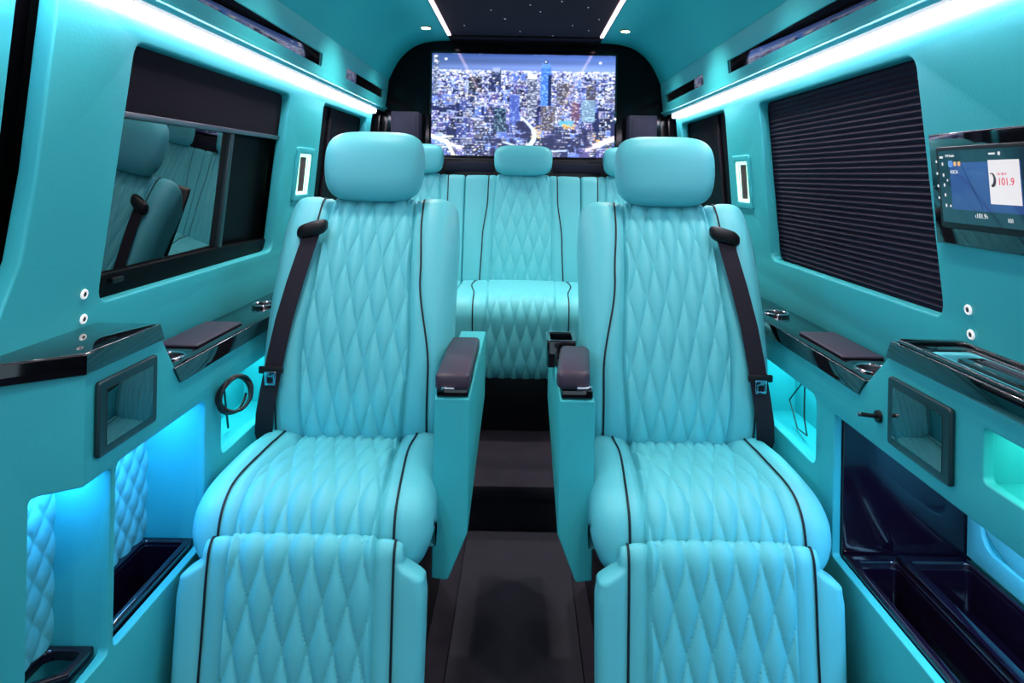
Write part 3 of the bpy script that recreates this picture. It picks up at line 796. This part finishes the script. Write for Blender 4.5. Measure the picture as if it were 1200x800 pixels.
# deep niche
nl = bmesh.new()
box(nl, .762, 1.07, .60, 1.612, .775, .785)
box(nl, 1.062, 1.07, .60, 1.612, .30, .785)
box(nl, .762, 1.07, .59, .60, .30, .785)
n_ = obj('storage_niche', finish(nl), M['vinyl'], RC)
obj('end_panel', box_me(.761, 1.062, 1.596, 1.612, .30, .775, .001), M['tray'], n_, label='glossy black end panel')
# outer wall: framed leather pocket
def rn(a, b, d): return (1.062-d, a, b)
obj('pocket_frame', slab([(.60, .44), (1.594, .44), (1.594, .774), (.60, .774)], [rounded([(.66, .487), (1.545, .487), (1.545, .745), (.66, .745)], .05, 8)], .012, .003, rn), M['leather'], n_)
obj('pocket_cushion', ellipsoid_me((1.062, 1.20, .60), (.010, .36, .13), 4.2, 0, 0), M['leather'], n_)
tray(1, .762, 1.048, .60, 1.594, .44, .10, [rounded([(.782, .64), (.868, .64), (.868, 1.565), (.782, 1.565)], .012), rounded([(.90, .64), (1.034, .64), (1.034, 1.565), (.90, 1.565)], .014)], n_, label='glossy black two-bay tray')
obj('tray_divider', box_me(.872, .896, .64, 1.573, .438, .452, .005), M['tray'], n_)
lr = obj('cubby', liner(1, .78, 1.095, .828, .928, .757, .86), M['vinyl'], RC)
l3 = obj('cubby', liner(1, 1.69, 2.13, .59, .78, .757, .86), M['vinyl'], RC)
# shelf with sunken tray
hole = rounded([(.768, .60), (.848, .60), (.848, 1.285), (.768, 1.285)], .012)
shR = [(.734, .55), (.872, .55), (.872, 1.352), (.734, 1.352)]
s_ = obj('shelf', slab(shR, [hole], .038, .004, shelfmap(.957, 1.352)), M['gloss'], RC, label='glossy black shelf with sunken tray')
obj('shelf_rim', slab(rounded([(.738, .56), (.868, .56), (.868, 1.345), (.738, 1.345)], .02), [rounded([(.746, .58), (.858, .58), (.858, 1.325), (.746, 1.325)], .016)], .008, .003, flat(.994)), M['gloss'], s_)
obj('tray_lining', slab(rounded([(.769, .60), (.847, .60), (.847, 1.283), (.769, 1.283)], .012), [rounded([(.776, .61), (.838, .61), (.838, 1.262), (.776, 1.262)], .01)], .034, .002, flat(.958)), M['leather'], s_)
obj('tray_floor', box_me(.77, .846, .60, 1.284, .957, .962), M['leather'], s_)
rail(1, RC)

# dock lying in the right shelf tray
dk = thing('docking_box', 'small glossy black box with silver stripe lying in the right shelf tray', 'device', (.80, 1.05, .962))
obj('body', box_me(.782, .832, .80, 1.225, .963, .997, .006), M['gloss'], dk)
obj('silver_stripe', box_me(.803, .807, .86, 1.20, .9965, .9985, .0008), M['dullmetal'], dk)
obj('inlay', box_me(.812, .827, .86, 1.20, .9965, .998, .0008), M['pad'], dk)

# tablets
def tablet(sg, y0, y1, z0, z1, label):
    t = thing('tablet', label, 'tablet', (sg*.73, (y0+y1)/2, z0), group='wall tablets')
    f = lambda a, b, d: (sg*(.7395-d), a, b)
    obj('bezel', slab(rounded([(y0, z0), (y1, z0), (y1, z1), (y0, z1)], .008), [], .010, .003, f), M['tabbez'], t)
    g = lambda a, b, d: (sg*(.7295-d), a, b)
    obj('screen', slab([(y0+.020, z0+.017), (y1-.020, z0+.017), (y1-.020, z1-.017), (y0+.020, z1-.017)], [], .0012, .0004, g), M['tablet'], t)
    return t
tablet(-1, 1.188, 1.377, .802, .936, 'switched-off dark tablet on the left console below the pointed black shelf')
tablet(1, 1.155, 1.353, .793, .926, 'switched-off dark tablet on the right console beside the coat peg')

# peg
pg = thing('coat_peg', 'short black peg with pale tip on the right console beside the tablet', 'peg', (.74, 1.40, .83))
bm = bmesh.new()
tube(bm, [(.739, 1.400, .828), (.733, 1.400, .828)], [.013, .012], 20)
obj('peg_base', finish(bm), M['blackpl'], pg)
obj('peg_stem', tube_me([(.734, 1.400, .828), (.70, 1.400, .832)], .0045, 12), M['blackpl'], pg)
obj('peg_tip', tube_me([(.7005, 1.400, .8318), (.693, 1.400, .8325)], .0042, 12), M['chrome'], pg)

# grommet buttons on the walls
for sg, y, z, lb in ((-1, 1.335, 1.062, 'upper small white ring button on the left wall above the black shelf'), (-1, 1.342, 1.012, 'lower small white ring button on the left wall just above the black shelf'),
                     (1, 1.302, 1.068, 'upper small white ring button on the right wall below the blind corner'), (1, 1.300, 1.021, 'lower small white ring button on the right wall above the shelf tray')):
    t = thing('ring_button', lb, 'button', (sg*(wx(z)-.002), y, z), group='white ring buttons')
    bm = bmesh.new(); tube(bm, [(sg*(wx(z+.0072*math.sin(a*PI/12))-.0015), y+.0072*math.cos(a*PI/12), z+.0072*math.sin(a*PI/12)) for a in range(24)], .0028, 8, True)
    obj('ring', finish(bm), M['white'], t)
    bm = bmesh.new(); tube(bm, [(sg*(wx(z)-.0002), y, z), (sg*(wx(z)-.003), y, z)], .0052, 16)
    obj('button_centre', finish(bm), M['pad'], t)

# coiled cable in the left rear cubby
bm = bmesh.new(); pts = []
for k in range(5*36):
    a = k*2*PI/36; r = .042+.004*math.sin(k*.13)
    off = .0045*math.sin(k/36*2.1)+.003*math.cos(a*2+k*.02)
    c = Vector((-.703, 1.69, .755))
    e1 = Vector((.6, .8, 0)); e2 = Vector((0, .12, 1)).normalized(); nn = e1.cross(e2)
    pts.append(c+e1*r*math.cos(a)+e2*r*math.sin(a)+nn*off*2)
tube(bm, pts, .0034, 6)
tube(bm, [(-.703, 1.69, .797), (-.725, 1.72, .80-.02), (-.75, 1.76, .76), (-.79, 1.82, .75), (-.80, 1.88, .60)], .003, 6)
co_ = obj('coiled_cable', finish(bm, ang=180), M['cable'])
tag(co_, 'coil of black cable hanging in the lit left cubby beside the seat belt', 'cable')
# thin charging cable in the right rear cubby
cc = thing('charging_cable', 'thin dark charging cable hanging in the lit right cubby behind the seat', 'cable', (.80, 1.86, .70))
obj('plug', box_me(.788, .80, 1.893, 1.905, .745, .765, .002), M['cable'], cc)
obj('cord', tube_me([(.794, 1.899, .746), (.794, 1.90, .70), (.792, 1.895, .65), (.79, 1.87, .61), (.80, 1.96, .597), (.80, 2.02, .66), (.797, 1.92, .742)], .0022, 6), M['cable'], cc)

# ------------------------------------------------------------------ radio screen on the right wall
rd = thing('radio_unit', 'touch-screen radio in a glossy black surround on the right wall, showing station 101.9', 'radio', (.83, 1.2, 1.19))
RZ0, RZ1 = 1.19, 1.405
def rw(off): return lambda a, b, d: (wx(b)-off-d, a, b)
obj('surround', slab([(.98, RZ0), (1.367, RZ0), (1.367, RZ1), (.98, RZ1)], [], .012, .003, rw(0)), M['gloss'], rd)
obj('bezel', slab(rounded([(1.03, 1.222), (1.338, 1.222), (1.338, 1.378), (1.03, 1.378)], .008), [], .006, .002, rw(.0115)), M['blackpl'], rd)
def rim():
    h, w = 96, 200
    im = np.zeros((h, w, 3)); im[:] = [22, 58, 70]
    im[16:78, 22:150] = [50, 88, 150]
    for y in range(16, 78): im[y, 22:150] = np.array([52, 84, 150])*(1-.1*(y-16)/62)
    for k in range(16, 76): 
        x = int(44+(k-16)*.62); im[k, x:x+2] = [24, 50, 100]
    im[14:68, 96:148] = [236, 232, 236]
    im[:, 150:] = [22, 50, 66]
    return im/255
sc_ = picture('display', rim(), lambda u, v: (wx(1.37-.136*v)-.0185, 1.328-.29*u, 1.37-.136*v), M['radio'], rd)
def rtext(s, y, z, h, m, parent=sc_):
    cu = bpy.data.curves.new('t', 'FONT'); cu.body = s; cu.size = h; cu.extrude = .0002
    o = bpy.data.objects.new('t', cu); COL.objects.link(o); bpy.context.view_layer.update()
    me = bpy.data.meshes.new_from_object(o.evaluated_get(bpy.context.evaluated_depsgraph_get()))
    bpy.data.objects.remove(o); bpy.data.curves.remove(cu)
    for v in me.vertices:
        zz = z+v.co.y; v.co = Vector((wx(zz)-.0195-v.co.z, y-v.co.x, zz))
    return obj('lettering', me, m, parent)
rtext('KSCA', 1.293, 1.327, .009, M['txtw'])
rtext('\u2039101.9\u203a', 1.232, 1.247, .012, M['txtw'])
rtext('FM Radio', 1.305, 1.358, .007, M['txtw'])
rtext('101.9', 1.166, 1.307, .018, M['txtr'])
rtext('LA 101.9', 1.166, 1.324, .006, M['txtr'])
rtext('101', 1.150, 1.244, .010, M['txtw'])
def icon(y, z, w, h, m): obj('icon', slab(rounded([(y-w/2, z-h/2), (y+w/2, z-h/2), (y+w/2, z+h/2), (y-w/2, z+h/2)], min(w, h)*.3), [], .0006, .0001, rw(.0192)), m, sc_)
icon(1.291, 1.345, .013, .012, M['txtb']); icon(1.278, 1.345, .007, .008, M['txto']); icon(1.266, 1.345, .007, .008, M['txto'])
for k, z in enumerate((1.350, 1.327, 1.303, 1.280)): icon(1.334, z, .004, .005, M['txtw'])
for k, z in enumerate((1.345, 1.324, 1.305, 1.286, 1.266)): icon(1.3155-k*.0006, z, .0035, .006, M['txtw'])
icon(1.318, 1.358, .010, .004, M['txtw']); icon(1.300, 1.2655, .004, .004, M['txtw']); icon(1.304, 1.314, .003, .004, M['txtw'])
icon(1.176, 1.361, .016, .003, M['txtw']); icon(1.158, 1.361, .005, .006, M['txtw'])
# the dark swoosh mark on the station card
bm = bmesh.new()
pts = []
for k in range(13):
    a = PI*(.62-1.05*k/12)
    zz = 1.316+.011*math.sin(a); yy = 1.180-.0075*math.cos(a)
    pts.append((wx(zz)-.0198, yy, zz))
tube(bm, pts, [.0008+.0020*k/12 for k in range(13)], 6)
obj('card_mark', finish(bm), M['txtd'], sc_)

# ------------------------------------------------------------------ lights
BLUE = (.12, .48, 1.0); CYAN = (.20, .95, 1.0); GREEN = (.25, 1.0, .85)
area('cubby_light', LC, (-.812, 1.19, .772), (.05, .08), BLUE, .5)
area('cubby_light', LC, (-.825, 1.45, .775), (.06, .28), BLUE, 1.6)
area('cubby_light', LC, (-.81, 1.91, .775), (.06, .38), CYAN, .9)
area('cubby_light', RC, (.81, 1.91, .775), (.06, .38), CYAN, .9)
area('cubby_light', RC, (.81, .96, .925), (.05, .24), (.35, 1, .75), .32)
area('niche_light', RC, (.90, 1.10, .772), (.10, .70), (.26, .6, 1.0), 5.0)

w = bpy.data.worlds.new('world'); S.world = w; w.use_nodes = True
w.node_tree.nodes['Background'].inputs['Color'].default_value = (.62, .86, 1, 1)
w.node_tree.nodes['Background'].inputs['Strength'].default_value = .85

S.view_settings.view_transform = 'Standard'; S.view_settings.look = 'None'
S.view_settings.exposure = 0.12; S.view_settings.gamma = 1; S.view_settings.use_curve_mapping = False
S.cycles.max_bounces = 8; S.cycles.diffuse_bounces = 5; S.cycles.glossy_bounces = 4
S.cycles.sample_clamp_indirect = 4
S.cycles.use_denoising = True
